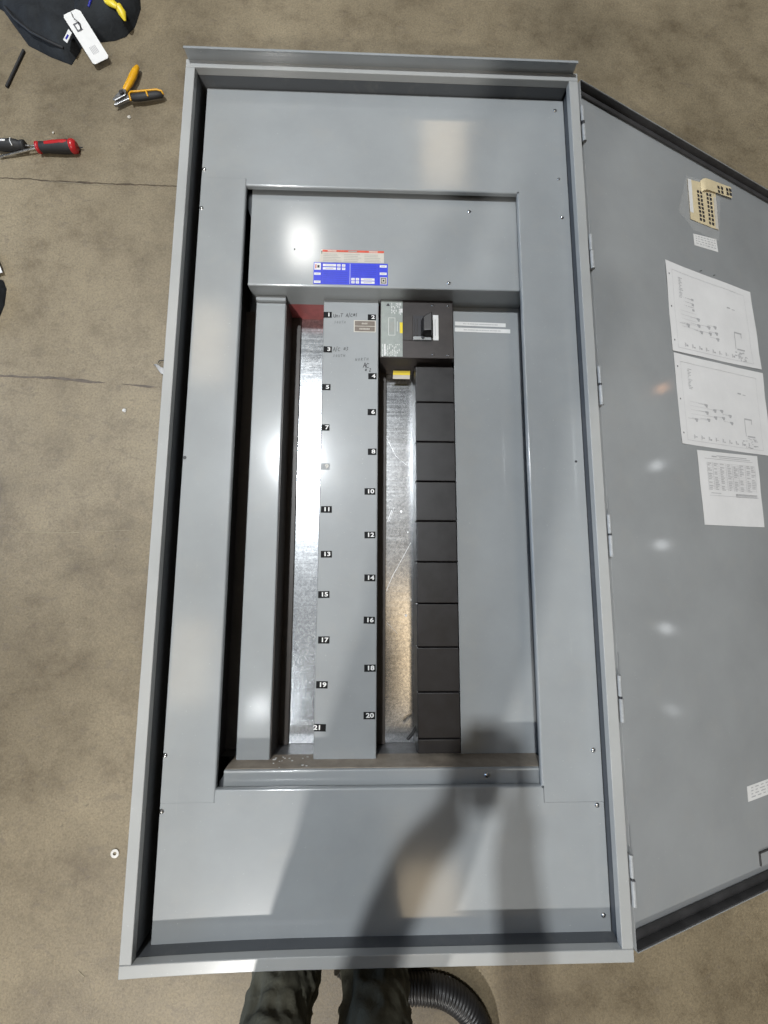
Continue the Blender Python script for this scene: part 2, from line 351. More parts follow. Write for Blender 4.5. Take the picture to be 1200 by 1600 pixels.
# drip lip standing along the top edge
b = MB(); b.profile([(YO - .001, zz(-.02)), (YO - .001, zz(.026))] + arc(YO - .004, zz(.030), .0022, 0, 90, 3) + [(YO - .0105, zz(.0326)), (YO - .0105, zz(.0308)), (YO - .0052, zz(.0304)), (YO - .0032, zz(.024)), (YO - .0032, zz(0.0002))], 'x', -.529, .5215)
b.build('drip_lip', GRAY, pb)

# trim (dead front cover frame) at z = -0.05
ZT = -.05; OX0, OX1, OY0, OY1 = -.3735, .3715, -.766, .763; PX0, PX1, PY0, PY1 = -.4945, .5140, -1.0690, 1.0645
rb = .0045
def flange_prof(edge, sgn, z):      # rounded bend from the sheet into the opening, 16 mm deep
    o = [(edge - sgn * rb + sgn * rb * math.sin(math.radians(a)), zz(z) - rb + rb * math.cos(math.radians(a))) for a in range(0, 91, 15)]
    o += [(edge, zz(z - .012)), (edge - sgn * .0015, zz(z - .012)), (edge - sgn * .0015, zz(z) - rb)]
    return o + [(edge - sgn * rb, zz(z) - .0015)]
G = .0006
# top piece runs down the right hand side in one sheet
b = MB(); b.prism([(PX0, .783 + G), (OX0, .783 + G), (OX0, OY1 + rb), (OX1 + rb, OY1 + rb), (OX1 + rb, -.8015 + G), (PX1, -.8015 + G), (PX1, PY1), (PX0, PY1)][::1], zz(ZT - .0016), zz(ZT))
b.profile(flange_prof(OY1, -1, ZT), 'x', OX0, OX1); b.profile(flange_prof(OX1, 1, ZT) if False else flange_prof(OX1, -1, ZT), 'y', OY0, OY1)
top_trim = b.build('trim_panel', GRAY, pb, sharp=40)
# left stile
b = MB(); b.prism([(PX0, -.793), (OX0 - rb, -.793), (OX0 - rb, .783), (PX0, .783)], zz(ZT - .0014), zz(ZT + .0004))
b.profile(flange_prof(OX0, 1, ZT + .0004), 'y', -.793, .783)
left_trim = b.build('trim_panel', GRAY, pb, sharp=40)
# bottom piece, bottom edge slightly bowed like the rail
pts = [(PX0, -.7936), (OX0 - G, -.7936), (OX0 - G, OY0 - rb), (OX1 + rb - .001, OY0 - rb), (OX1 + rb - .001, -.8015), (PX1, -.8015), (PX1, PY0)]
pts += [(PX1 + (PX0 - PX1) * i / 20, PY0 + bow(PX1 + (PX0 - PX1) * i / 20) * .9) for i in range(1, 21)]
b = MB(); b.prism(pts, zz(ZT - .0018), zz(ZT - .0002)); b.profile(flange_prof(OY0, 1, ZT - .0002), 'x', OX0, OX1)
bot_trim = b.build('trim_panel', GRAY, pb, sharp=40)

def screw_mb(r=.0042):
    b = MB(); seg = 14; prof = [(r * 1.25, 0), (r * 1.25, .0004), (r, .0006), (r * .95, .0014), (r * .62, .0024), (0.0001, .0027)]
    vs = [(q * math.cos(2 * math.pi * k / seg), q * math.sin(2 * math.pi * k / seg), z) for q, z in prof for k in range(seg)]
    fs = [(i * seg + k, i * seg + (k + 1) % seg, (i + 1) * seg + (k + 1) % seg, (i + 1) * seg + k) for i in range(len(prof) - 1) for k in range(seg)]
    b.add(vs, fs, 0, True); b.box(-r * .7, r * .7, -.0004, .0004, .0020, .0028, 1); return b
_sm = None
def screw(parent, x, y, z, s=1.0):
    global _sm
    if _sm is None:
        o = screw_mb().build('screw', [STEEL, MARK], parent); _sm = o.data
    else:
        o = bpy.data.objects.new('screw', _sm); col.objects.link(o); o.parent = parent
    o.location = (x, y, zz(z)); o.rotation_euler = (0, 0, random.uniform(0, 3.1)); o.scale = (s, s, s); return o
for p, (x, y) in [(top_trim, (.4898, 1.0309)), (top_trim, (.4899, .8108)), (top_trim, (.4929, .6919)), (top_trim, (.4965, -.6892)), (bot_trim, (.4982, -.8084)), (bot_trim, (.4985, -1.0362)),
                  (left_trim, (-.489, .6907)), (top_trim, (-.489, .808)), (left_trim, (-.4905, -.6921)), (bot_trim, (-.4905, -.8103))]:
    screw(p, x, y, ZT + .0004, 1.0 if (x, y) != (.4899, .8108) else .8)
def hole(parent, x, y, z, r=.0042):
    MB().tube([(x, y, zz(z) - .0005), (x, y, zz(z) + .0006)], r, 12, 0).build('screw_hole', MARK, parent)
hole(left_trim, -.4905, .0015, ZT + .0004, .0045); hole(top_trim, .4939, .0027, ZT, .003)

# ------------------------------------------------------------------ interior
# tray behind the trim: walls and galvanised back pan
ZB = -.235
pan = MB().box(-.43, .43, -.737, .4875, zz(ZB - .002), zz(ZB)).build('back_pan', GALV, pb)
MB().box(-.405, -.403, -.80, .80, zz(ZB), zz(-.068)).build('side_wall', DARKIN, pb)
MB().box(-.4029, -.3550, -.7366, .4870, zz(ZB + .0004), zz(-.20)).build('gap_shade', DARKIN, pb)  # added dark box, paints the shade in the left gap
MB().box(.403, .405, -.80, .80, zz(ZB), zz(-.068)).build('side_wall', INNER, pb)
SCR = mat('bright_scratch', (.66, .67, .68), .45, .8)
def scratches(name, lines):
    b = MB()
    for pts, w_ in lines: b.stroke(pts, w_ * .5, zz(ZB) + .0006 + random.uniform(0, .0002))
    b.build(name, SCR, pan)
for pts, w_ in (([(.012, -.345), (.035, -.29), (.088, -.195)], .0022), ([(.018, .115), (.045, .06), (.075, .035)], .0016), ([(.020, -.135), (.033, -.10)], .0022), ([(.026, -.132), (.040, -.092)], .0014), ([(.05, -.45), (.02, -.42)], .0010), ([(-.232, .33), (-.20, .338)], .0014), ([(-.225, .265), (-.17, .262)], .0016)):
    scratches('scratch', [(pts, w_)])
for (x, y, r) in ((.060, -.105, .003), (.079, -.165, .002), (-.205, -.20, .003), (.073, -.40, .003)):
    MB().sheet([(x + r * math.cos(a) * (1 + .3 * math.sin(3 * a)), y + r * 1.3 * math.sin(a)) for a in [k * .52 for k in range(12)]], zz(ZB) + .0007).build('metal_scuff', SCR, pan)
# upper cover: front and the folded underside
ZC = -.076
b = MB(); r2 = .004
prof = [(.80, zz(ZC))] + [(.4875 + r2 - r2 * math.sin(math.radians(a)), zz(ZC) - r2 + r2 * math.cos(math.radians(a))) for a in range(0, 91, 15)] + [(.4875, zz(-.158)), (.489, zz(-.158)), (.489, zz(ZC - .006)), (.80, zz(ZC - .0015))]
b.profile(prof, 'x', -.3635, .3990); cover = b.build('upper_cover', GRAY, pb, sharp=40)
for x, y in ((.2424, .7259), (.1812, .5067)): screw(cover, x, y, ZC)
screw(cover, -.2414, .5965, ZC, .55)
MB().box(-.36, .36, .4878, .490, zz(ZB), zz(-.1585)).build('barrier_board', RED, pb)
# labels on the cover
ZLb = zz(ZC) + .0006
b = MB(); x0, x1, y0, y1 = -.1735, .003, .5605, .5980
b.sheet([(x0, y0), (x1, y0), (x1, y1 - .002), (x0 + .004, y1)], ZLb, 0); z2 = ZLb + .0004
b.rect(x0 + .008, x1, y1 - .0075, y1 - .0012, z2, 1)
b.text('!', x0 + .006, y1 - .009, z2, .012, 3, .0006)
for i in range(3):
    a = x0 + .010 + i * .0565
    for k in range(5): b.rect(a, a + random.uniform(.036, .05), y0 + .003 + k * .005, y0 + .0042 + k * .005, z2, 2)
    b.rect(a + .012, a + .036, y1 - .0062, y1 - .003, z2 + .0003, 0 if i != 1 else 2)
b.build('warning_label', [CREAM, REDL, GREYP, MARK], cover)
b = MB(); x0, x1, y0, y1 = -.1885, .0135, .4945, .5590
b.rect(x0, x1, y0, y1, ZLb, 0); W_ = 1; D_ = 2
def wb(a0, a1, c0, c1, t=True):
    b.rect(x0 + a0, x0 + a1, y0 + c0, y0 + c1, z2, W_)
    if t: b.rect(x0 + a0 + (a1 - a0) * .2, x0 + a0 + (a1 - a0) * .8, y0 + c0 + (c1 - c0) * .38, y0 + c0 + (c1 - c0) * .62, z2 + .0003, 3)
b.rect(x0 + .021, x0 + .0215, y0 + .002, y1 - .002, z2, D_); b.rect(x0 + .0985, x0 + .0995, y0 + .002, y1 - .002, z2, W_); b.rect(x0 + .176, x0 + .1765, y0 + .002, y1 - .002, z2, D_)
wb(.002, .0195, .042, .0625, False); wb(.002, .0195, .027, .0335); wb(.002, .0195, .003, .010)
b.rect(x0 + .0045, x0 + .0075, y0 + .046, y0 + .058, z2 + .0003, 4); b.rect(x0 + .010, x0 + .016, y0 + .048, y0 + .056, z2 + .0003, 5)
for a in (.025,):
    wb(a, a + .036, .053, .060); wb(a, a + .036, .043, .050)
for a in (.064, .077): wb(a, a + .009, .053, .060); wb(a, a + .009, .043, .050)
for a in (.103, .115): wb(a, a + .009, .013, .020); wb(a, a + .009, .004, .011)
wb(.129, .166, .013, .020); wb(.129, .166, .004, .011)
wb(.180, .199, .053, .060); wb(.180, .199, .031, .038)
b.rect(x0 + .181, x0 + .2, y0 + .003, y0 + .024, z2, 6); b.rect(x0 + .1835, x0 + .1975, y0 + .0055, y0 + .0215, z2 + .0003, 5); b.rect(x0 + .1855, x0 + .1955, y0 + .0078, y0 + .0192, z2 + .0006, 6); b.rect(x0 + .188, x0 + .193, y0 + .0105, y0 + .0165, z2 + .0009, 5)
for k in range(6):
    b.rect(x0 + .025, x0 + .092, y0 + .006 + k * .006, y0 + .0066 + k * .006, z2, D_); b.rect(x0 + .104, x0 + .170, y0 + .026 + k * .006, y0 + .0266 + k * .006, z2, D_)
b.build('rating_label', [BLUE, WHITE, BLUED, INK, REDL, MARK, CREAM], cover)

# folded steel covers standing between the gaps
def hat(x0, x1, y0, y1, zf, zbk, name, m=GRAY, r=.003):
    b = MB(); n = range(0, 91, 18)
    L_ = [(x0 + r - r * math.sin(math.radians(a)), zz(zf) - r + r * math.cos(math.radians(a))) for a in reversed(n)]
    R_ = [(x1 - r + r * math.sin(math.radians(a)), zz(zf) - r + r * math.cos(math.radians(a))) for a in n]
    prof = [(x0, zz(zbk))] + L_ + R_ + [(x1, zz(zbk)), (x1 - .0015, zz(zbk)), (x1 - .0015, zz(zf - .0045)), (x0 + .0015, zz(zf - .0045)), (x0 + .0015, zz(zbk))]
    b.profile(prof, 'y', y0, y1); return b.build(name, m, pb, sharp=40)
hat(-.3545, -.2720, -.7356, .4870, -.130, ZB + .0005, 'left_filler_strip')
cs = hat(-.1655, -.0100, -.7356, .4870, -.130, ZB + .0005, 'centre_number_strip')
MB().box(-.353, -.27, .472, .4868, zz(-.1295), zz(-.118)).build('strip_tab', GRAY, pb, .002)
rp = MB().box(.2065, .4025, -.7356, .4870, zz(-.157), zz(-.155)).build('right_filler_panel', GRAY, pb, .0006)
MB().box(-.0098, .0150, -.7362, .4862, zz(ZB + .0005), zz(-.222)).build('bus_insulator', BROWNB, pb, .001)
MB().box(-.2717, -.2700, -.7362, .4862, zz(-.2245), zz(-.1345)).box(-.2717, -.2445, -.7362, .4862, zz(ZB + .0004), zz(-.2250)).build('bus_insulator', BROWNB, pb)
# bottom ledge: wall with its tan reflection painted on + front shelf
b = MB(); prof = [(-.737, zz(-.160))] + [(-.737 - r2 + r2 * math.cos(math.radians(a)), zz(ZC) - r2 + r2 * math.sin(math.radians(a))) for a in range(0, 91, 15)] + [(-.80, zz(ZC)), (-.80, zz(ZC - .0015)), (-.742, zz(ZC - .0015)), (-.7385, zz(ZC - .005)), (-.7385, zz(-.160))]
TANREFL = worn('tan_reflection_paint', (.30, .255, .205), .6, .25, 25)  # tan colour stands in for a warm reflection on the wall
MB().box(-.3640, .3975, -.7370, -.7358, zz(-.160), zz(ZC - .007)).build('tan_reflection_face', TANREFL, pb)
b.profile(prof, 'x', -.3645, .398); ledge = b.build('lower_ledge', GRAY, pb, sharp=40)
screw(ledge, .2511, -.7528, ZC, 1.1)
MB().box(-.40, .40, -.7395, -.7378, zz(ZB), zz(-.1595)).build('lower_wall', worn('dark_bare_steel', (.16, .16, .165), .5, .35, 40, metal=.6), pb)
# ballast of plaster crumbs left in the bottom of the gaps
cr = MB(); rnd = random.Random(4)
for i in range(16):
    x = rnd.uniform(-.262, -.17); z = rnd.uniform(-.15, -.085); s = rnd.uniform(.0012, .004)
    cr.prism([(x + s * math.cos(q) * rnd.uniform(.6, 1.5), zz(z) + s * math.sin(q)) for q in (0.2, 1.4, 2.6, 3.9, 5.2)], 0, .0008)
cr.xf(Matrix(((1, 0, 0, 0), (0, 0, -1, -.7352), (0, 1, 0, 0), (0, 0, 0, 1)))).build('chipped_paint', WHITE, ledge)['kind'] = 'stuff'

# numbers 1..21
nums = [(1, -.1536, .4391), (2, -.0291, .4341), (3, -.1515, .3357), (4, -.0263, .2591), (5, -.1530, .2253), (6, -.0272, .1556), (7, -.1525, .1103), (8, -.0256, .0439), (9, -.1505, .0017), (10, -.0307, -.0653),
        (11, -.1457, -.1145), (12, -.0298, -.1818), (13, -.1432, -.2328), (14, -.0290, -.2937), (15, -.1476, -.3366), (16, -.0298, -.4012), (17, -.1452, -.4506), (18, -.0272, -.5201), (19, -.1476, -.5600), (20, -.0279, -.6342), (21, -.1500, -.6621)]
zs = zz(-.130) + .0005
for n, x, y in nums:
    b = MB(); w_ = .0115 if n < 10 else .0145; h_ = .0088
    if n == 7: w_ = .0105
    b.rect(-w_, w_, -h_, h_, 0, 0)
    b.text(str(n), (.0035 if n < 10 else .0015) - (.008 if n == 21 else 0), 0, .0004, .0150, 1, .00045, 1.32)
    o = b.build('number_label', [STKF if n in (9,) else STKB, WHITE if n != 9 else CREAM], cs); o.location = (x, y, zs); o.rotation_euler = (0, 0, random.uniform(-.03, .03))
# nameplate under number 2
b = MB(); b.rect(-.0795, -.0180, .3890, .4245, zs, 0); b.rect(-.0770, -.0205, .4075, .4222, zs + .0004, 1); b.rect(-.0770, -.0205, .3913, .4060, zs + .0004, 1)
for (cx, cy, n, wd) in ((-.0488, .4145, 4, .0042), (-.0488, .3985, 7, .0042)):
    for k in range(n):
        xx = cx + (k - n / 2) * wd; b.rect(xx, xx + wd * .72, cy - .0022, cy + .0022, zs + .0008, 0); b.rect(xx + wd * .2, xx + wd * .5, cy - .001, cy + .0008, zs + .0011, 1)
b.build('nameplate', [CREAM, TANP], cs)
# handwriting in marker
def hand(parent, strokes, ox, oy, sc, w, m):
    b = MB()
    for st in strokes: b.stroke([(ox + x * sc, oy + y * sc) for x, y in st], w, zs + .0002 + random.uniform(0, .0001))
    return b.build('handwritten_note', m, parent)
GL = {'U': [[(0, 1), (0, .3), (.2, 0), (.45, .1), (.5, 1)]], 'n': [[(0, 0), (.05, .6), (.35, .6), (.45, 0)]], 'i': [[(.1, .6), (.1, 0)]], 't': [[(.2, 1), (.15, .05), (.4, 0)], [(-.1, .75), (.55, .8)]], 'T': [[(.25, 1), (.2, 0)], [(-.1, .95), (.6, 1.05)]],
      'A': [[(0, 0), (.25, 1), (.5, 0)], [(.1, .4), (.45, .45)]], '/': [[(0, -.2), (.2, 1.2)]], 'C': [[(.5, .75), (.2, .85), (0, .4), (.2, 0), (.55, .1)]], '#': [[(.1, .2), (.2, .9)], [(.35, .2), (.42, .9)], [(0, .4), (.5, .45)], [(.02, .7), (.52, .75)]],
      '1': [[(.15, 1.05), (.12, 0)]], '3': [[(0, .95), (.4, .9), (.15, .55), (.4, .3), (.0, .05)]], '2': [[(0, .7), (.25, .9), (.35, .6), (0, 0), (.45, .05)]], 'S': [[(.45, .9), (.1, .8), (.4, .35), (0, 0)]], 'O': [[(.25, 0), (0, .4), (.25, .9), (.45, .4), (.25, 0)]],
      'H': [[(0, 0), (0, 1)], [(.4, 0), (.45, 1)], [(0, .5), (.42, .5)]], 'N': [[(0, 0), (0, .9), (.4, 0), (.45, .95)]], 'R': [[(0, 0), (.05, 1), (.4, .75), (.05, .45), (.45, 0)]], 'E': [[(.45, .9), (0, .9), (0, 0), (.45, 0)], [(0, .45), (.35, .45)]], ' ': []}
def write(txt, x, y, size, w, m, slope=0, gap=.72):
    st = []; cx = 0
    for ch in txt:
        for s in GL.get(ch, []): st.append([(cx + px + py * .12, py + cx * slope) for px, py in s])
        cx += (.45 if ch in 'i1/' else gap) if ch != ' ' else .7
    return hand(cs, st, x, y, size, w, m)
write('UniT A/C#1', -.1375, .4315, .0108, .0013, MARK, .06, .70)
write('SOUTH', -.1345, .4140, .0072, .0007, MARKF, 0, .95)
write('A/C #3', -.1365, .3310, .0115, .0015, MARKF, .04, .66)
write('SOUTH', -.1360, .3135, .0075, .0008, MARKF, .03, .95)
write('NORTH', -.0740, .3035, .0080, .0009, MARKF, .05, .98)
write('AC', -.0525, .2835, .0150, .0018, MARK, .05, .5)
write('#2', -.0480, .2715, .0105, .0014, MARK, .1, 1.2)

# two white warning strips on the right filler panel
zr = zz(-.155) + .0005
def strip(parent, p0, p1, hgt, ch):
    b = MB(); L_ = math.hypot(p1[0] - p0[0], p1[1] - p0[1]); b.rect(0, L_, -hgt / 2, hgt / 2, 0, 0); x = L_ * .16
    while x < L_ * ch:
        wd = random.uniform(.001, .0024); b.rect(x, x + wd, -.0014, .0014, .0003, 1); x += wd + random.choice((.0007, .0007, .0007, .002))
    o = b.build('adhesive_strip', [WHITE, INK], parent); o.location = (p0[0], p0[1], zr); o.rotation_euler = (0, 0, math.atan2(p1[1] - p0[1], p1[0] - p0[0])); return o
strip(rp, (.2120, .4360), (.3600, .4330), .0120, .84); strip(rp, (.2110, .4172), (.3725, .4146), .0125, .82)

# blank filler plates, black
ys = [.2913, .1868, .0739, -.0362, -.1436, -.2518, -.3590, -.4690, -.5790, -.6905, -.7265]
for i in range(10):
    b = MB(); b.box(.0935, .2010, ys[i + 1] + .0012, ys[i] - .0012, zz(-.170), zz(-.130)); o = b.build('blank_filler_plate', BLACKP, pb, .0022, segs=3)
MB().box(.0945, .2045, -.7364, .318, zz(ZB + .0005), zz(-.1705)).build('filler_support', BLACKP, pb, .001)
b = MB().tube([(.0990, -.678, zz(-.19)), (.083, -.690, zz(-.165)), (.070, -.704, zz(-.165))], .0042, 8); b.build('loose_clip', DARKP, pb)

# main circuit breaker
cb = MB().box(-.0055, .2010, .3125, .4860, zz(-.205), zz(-.125)).build('circuit_breaker', BREAK, pb, .0025, segs=3)
MB().box(-.002, .197, .3135, .485, zz(ZB + .0005), zz(-.2055)).build('breaker_base', BREAK, cb, .001)
zk = zz(-.125) + .0006
b = MB(); b.rect(-.0030, .0575, .3155, .4835, zk, 0); rnd = random.Random(11); q = zk + .0004
b.text('\u25B2', .0165, .470, q, .012, 2)
for k in range(7):
    xx = .026 + k * .0042
    y = .476
    while y > .448:
        l = rnd.uniform(.003, .009); b.rect(xx, xx + .0018, y - l, y, q, 1 if rnd.random() < .75 else 0); y -= l + .0025
for k in range(11):
    xx = .001 + k * .0046; y = .352
    while y > .321:
        l = rnd.uniform(.002, .009); b.rect(xx, xx + (.0042 if k == 1 else .0016), y - l, y, q, 1 if rnd.random() < .8 or k == 1 else 0); y -= l + (.002 if k != 1 else .0004)
for (a0, a1, c0, c1) in ((.0175, .0185, .378, .431), (.0355, .0365, .378, .431), (.0175, .0365, .378, .379), (.0175, .0365, .430, .431)): b.rect(a0, a1, c0, c1, q, 1)
for k in range(4): b.rect(.022 + k * .0032, .0232 + k * .0032, .383 + rnd.uniform(0, .008), .427 - rnd.uniform(0, .01), q, 3)
b.rect(.042, .0432, .39, .42, q, 1)
b.rect(.0495, .0575, .3850, .4175, q, 4); b.rect(.0495, .0575, .447, .459, q, 1)
b.build('breaker_label', [BREG, WHITE, MARK, GREYP, YELP], cb)
b = MB(); b.box(.0580, .0860, .3640, .4395, zk - .004, zk + .0012); b.build('escutcheon', BREAK, cb, .001)
b = MB(); b.box(.0870, .1400, .3630, .4390, zk - .004, zk - .0001); b.build('toggle_slot', MARK, cb)
b = MB(); b.box(.0890, .0905, .3770, .4290, zk, zk + .0030); b.box(.0970, .0985, .3770, .4290, zk, zk + .0040); b.build('slot_rib', BREAK, cb)
b = MB(); vs = [(.108, .374, zk), (.139, .374, zk), (.139, .437, zk), (.108, .424, zk), (.112, .377, zk + .030), (.136, .377, zk + .034), (.136, .432, zk + .034), (.112, .420, zk + .030)]
b.add(vs, [(3, 2, 1, 0), (4, 5, 6, 7), (0, 1, 5, 4), (1, 2, 6, 5), (2, 3, 7, 6), (3, 0, 4, 7)]); b.build('toggle_handle', BLACKP, cb, .0025, segs=3)
b = MB(); b.box(.0865, .1375, .3640, .3745, zk, zk + .0045); b.build('handle_lock', KNUCK, cb, .0012)
MB().tube([(.1135, .3715, zk), (.1135, .3715, zk + .007)], .0045, 12).build('lock_pin', MARK, cb)
b = MB(); b.box(.1430, .1585, .3655, .4410, zk - .001, zk + .0014, 0); b.box(.1485, .1500, .378, .428, zk + .001, zk + .0017, 1); b.build('position_label', [WHITE, INK], cb, .0006)
for x, y in ((.1431, .3237), (.1844, .3226), (.1868, .4709), (.143, .471)): screw(cb, x, y, -.125, .62)
b = MB(); b.box(0, .050, 0, .0012, 0, .012, 0); b.box(0, .050, -.0006, .0012, .012, .024, 1)
o = b.build('caution_tag', [CREAM, YELP], cb); o.location = (.034, .2860, zz(-.203)); o.rotation_euler = (math.radians(-48), 0, 0) 

# ------------------------------------------------------------------ door
ang = math.radians(21.374)
DM = Matrix.Translation((XO, 0, H)) @ Matrix.Rotation(ang, 4, 'Y')     # local x = out from the hinge, y = along it, z = up off the inside of the door
DW = 1.020
b = MB(); b.box(.012, DW, -1.0785, 1.0795, -.0270, -.0250); door = b.xf(DM).build('door', DOORG, pb, .0006)
def door_part(b, name, m, bevel=0, parent=None, **k): return b.xf(DM).build(name, m, parent or door, bevel, **k)
door_part(MB().box(.012, DW, 1.0775, 1.0795, -.0249, 0), 'door_lip', DOORG, .0006)
door_part(MB().box(.012, DW, -1.0785, -1.0765, -.0249, 0), 'door_lip', DOORG, .0006)
door_part(MB().box(DW - .002, DW, -1.0763, 1.0773, -.0249, 0), 'door_lip', DOORG, .0006)
door_part(MB().box(.012, .0138, -1.0763, 1.0773, -.0249, -.004), 'door_lip', DOORG, .0006)
def gasket(y0, y1):
    b = MB(); cy = (y0 + y1) / 2; rr = (y1 - y0) / 2
    b.tube([(.014, cy, -.0205), (DW - .003, cy, -.0205)], [rr, rr], 10, flat=.62); return b
door_part(gasket(1.0600, 1.0744), 'gasket', DKGRAY); door_part(gasket(-1.0734, -1.0530), 'gasket', DKGRAY)
door_part(MB().box(.014, DW - .003, 1.0745, 1.0772, -.0249, -.0012), 'lip_shade', DKGRAY); door_part(MB().box(.014, DW - .003, -1.0762, -1.0735, -.0249, -.0012), 'lip_shade', DKGRAY)  # added dark strips: shade on the lips' inner faces as colour
# hinges
kn = [(.9612, .9058), (.5752, .5298), (.2113, .1614), (-.1643, -.2132), (-.5342, -.5842), (-.9079, -.9583)]
for ya, yb in kn:
    h = door_part(MB().tube([(.0065, ya + .024, .002), (.0065, ya - .021, .002)], .0048, 14), 'hinge', KNUCK, sharp=40)
    door_part(MB().tube([(.0080, yb + .023, .002), (.0080, yb - .027, .002)], .0054, 14), 'hinge_knuckle', KNUCK, parent=h, sharp=40)
    door_part(MB().tube([(.0072, yb + .0228, .002), (.0072, ya - .0208, .002)], .0038, 8), 'hinge_pin', MARK, parent=h)
    door_part(MB().box(.010, .0135, yb - .02, ya + .02, -.0250, .0006), 'hinge_leaf', KNUCK, parent=h)
door_part(MB().tube([(.0045, 1.06, -.012), (.0045, -1.06, -.012)], .0016, 6), 'hinge_rod', STEEL)

# papers and stickers on the door (door plane coordinates)
def paper(name, c, mats, draw, label, cat, group=None, z=-.0246, thick=.0003, sag=0):
    (ax, ay), (bx, by), (cx, cy), (dx, dy) = c        # TL TR BR BL
    b = MB(); n = 10
    def P(u, v, h=0):
        x = (ax * (1 - u) + bx * u) * (1 - v) + (dx * (1 - u) + cx * u) * v; y = (ay * (1 - u) + by * u) * (1 - v) + (dy * (1 - u) + cy * u) * v
        return (x, y, z + h + sag * (abs(noise.noise((u * 2.2 + ax * 9, v * 2.2, ay * 7))) * 1.2 + (abs(u - .5) * 2) ** 4 * .5))
    vs = [P(i / n, j / n) for j in range(n + 1) for i in range(n + 1)]
    b.add(vs, [(j * (n + 1) + i, (j + 1) * (n + 1) + i, (j + 1) * (n + 1) + i + 1, j * (n + 1) + i + 1) for j in range(n) for i in range(n)], 0, True)
    vs2 = [(x, y, zq - thick) for x, y, zq in vs]; b.add(vs2, [(j * (n + 1) + i, j * (n + 1) + i + 1, (j + 1) * (n + 1) + i + 1, (j + 1) * (n + 1) + i) for j in range(n) for i in range(n)], 0, True)
    def R_(u0, u1, v0, v1, mi=1):
        ku = max(1, int((u1 - u0) * n + .999)); kv = max(1, int((v1 - v0) * n + .999))
        for a in range(ku):
            for e in range(kv):
                ua, ub = u0 + (u1 - u0) * a / ku, u0 + (u1 - u0) * (a + 1) / ku; va, vb = v0 + (v1 - v0) * e / kv, v0 + (v1 - v0) * (e + 1) / kv
                b.add([P(ua, vb, .0005), P(ub, vb, .0005), P(ub, va, .0005), P(ua, va, .0005)], [(0, 1, 2, 3)], mi)
    draw(R_)
    o = b.xf(DM).build(name, mats)
    return tag(o, label, cat, group)
def drawing(seed, dense):
    rnd = random.Random(seed)
    def f(R_):
        hw = .0012; R_(.06, .9, .085, .085 + hw * 2); R_(.06, .06 + hw, .085, .95); R_(.9, .9 + hw, .085, .95); R_(.06, .9, .95, .95 + hw * 2)
        for v in (.14, .50, .87): R_(.022, .032, v, v + .018, 2)
        for k in range(14): R_(.125 + rnd.uniform(-.004, .004), .14 + rnd.uniform(0, .03), .15 + k * .017, .157 + k * .017)
        if dense:
            for k in range(3):
                for j in range(5): R_(.16 + j * .02 + rnd.uniform(0, .01), .17 + j * .026, .36 + k * .045, .366 + k * .045)
                R_(.25, .275, .35 + k * .06, .375 + k * .06)
        gx = [(.17, .66), (.29, .56), (.29, .63), (.31, .70), (.40, .62), (.41, .69), (.47, .60), (.48, .67), (.49, .735)] if dense else [(.15, .70), (.27, .52), (.27, .60), (.28, .68), (.36, .56), (.36, .64), (.44, .55), (.45, .63), (.53, .59), (.54, .67)]
        for (u, v) in gx:
            R_(u, u + .035, v, v + .02); R_(u + .01, u + .03, v + .022, v + .036); R_(u - .07, u, v + .008, v + .0105)
        for k in range(5): R_(.12, .29, .52 + k * .045, .5215 + k * .045)
        for k in range(9):
            u = .13 + k * .075; R_(u, u + .003, .88, .93); R_(u + .006, u + .012, .885, .92); R_(u + .016, u + .034, .895 + rnd.uniform(0, .02), .9 + rnd.uniform(.01, .025))
        R_(.66, .70, .31, .325, 1); R_(.72, .755, .32, .328, 1)
        R_(.71, .80, .60, .616); R_(.71, .716, .60, .81); R_(.79, .797, .60, .66); R_(.73, .82, .80, .816)
        for k in range(26):
            u, v = rnd.uniform(.66, .83), rnd.uniform(.82, .945); R_(u, u + rnd.uniform(.008, .03), v, v + rnd.uniform(.004, .014))
    return f
paper('paper_sheet', [(.3409, .6489), (.7700, .6594), (.7847, .3870), (.3390, .3601)], [PAPER, INK, INKD], drawing(1, True), 'topmost wide white sheet with a wiring diagram taped inside the open door', 'paper', 'sheets taped inside the door', sag=.0022)
paper('paper_sheet', [(.3413, .3547), (.7863, .3745), (.7855, .0938), (.3448, .0835)], [PAPER, INK, INKD], drawing(2, False), 'second wide wiring diagram sheet on the door, directly below the topmost one', 'paper', 'sheets taped inside the door', sag=.0022)
def table(R_):
    rnd = random.Random(5); R_(.22, .30, .06, .075); R_(.34, .86, .075, .082); R_(.1, .9, .10, .105); R_(.3, .8, .05, .06)
    for k in range(16):
        v = .155 + k * .0235; R_(.13, .93, v, v + .0016)
        for u in (.14, .24, .34, .46, .56, .66, .78, .86):
            if rnd.random() < .8: R_(u, u + rnd.uniform(.03, .07), v + .008, v + .016)
    for u in (.13, .22, .44, .54, .64, .76, .93): R_(u, u + .003, .155, .53)
    for k in range(4): R_(.56, .93, .565 + k * .013, .569 + k * .013, 2 if k < 2 else 1)
    R_(.16, .32, .565, .572); R_(.13, .95, .60, .603)
paper('paper_sheet', [(.4078, .0721), (.7035, .0850), (.6985, -.1392), (.4107, -.1440)], [PAPER, INK, INKD], table, 'smallest white sheet with a printed table, lowest on the open door', 'paper', 'sheets taped inside the door', sag=.0022)
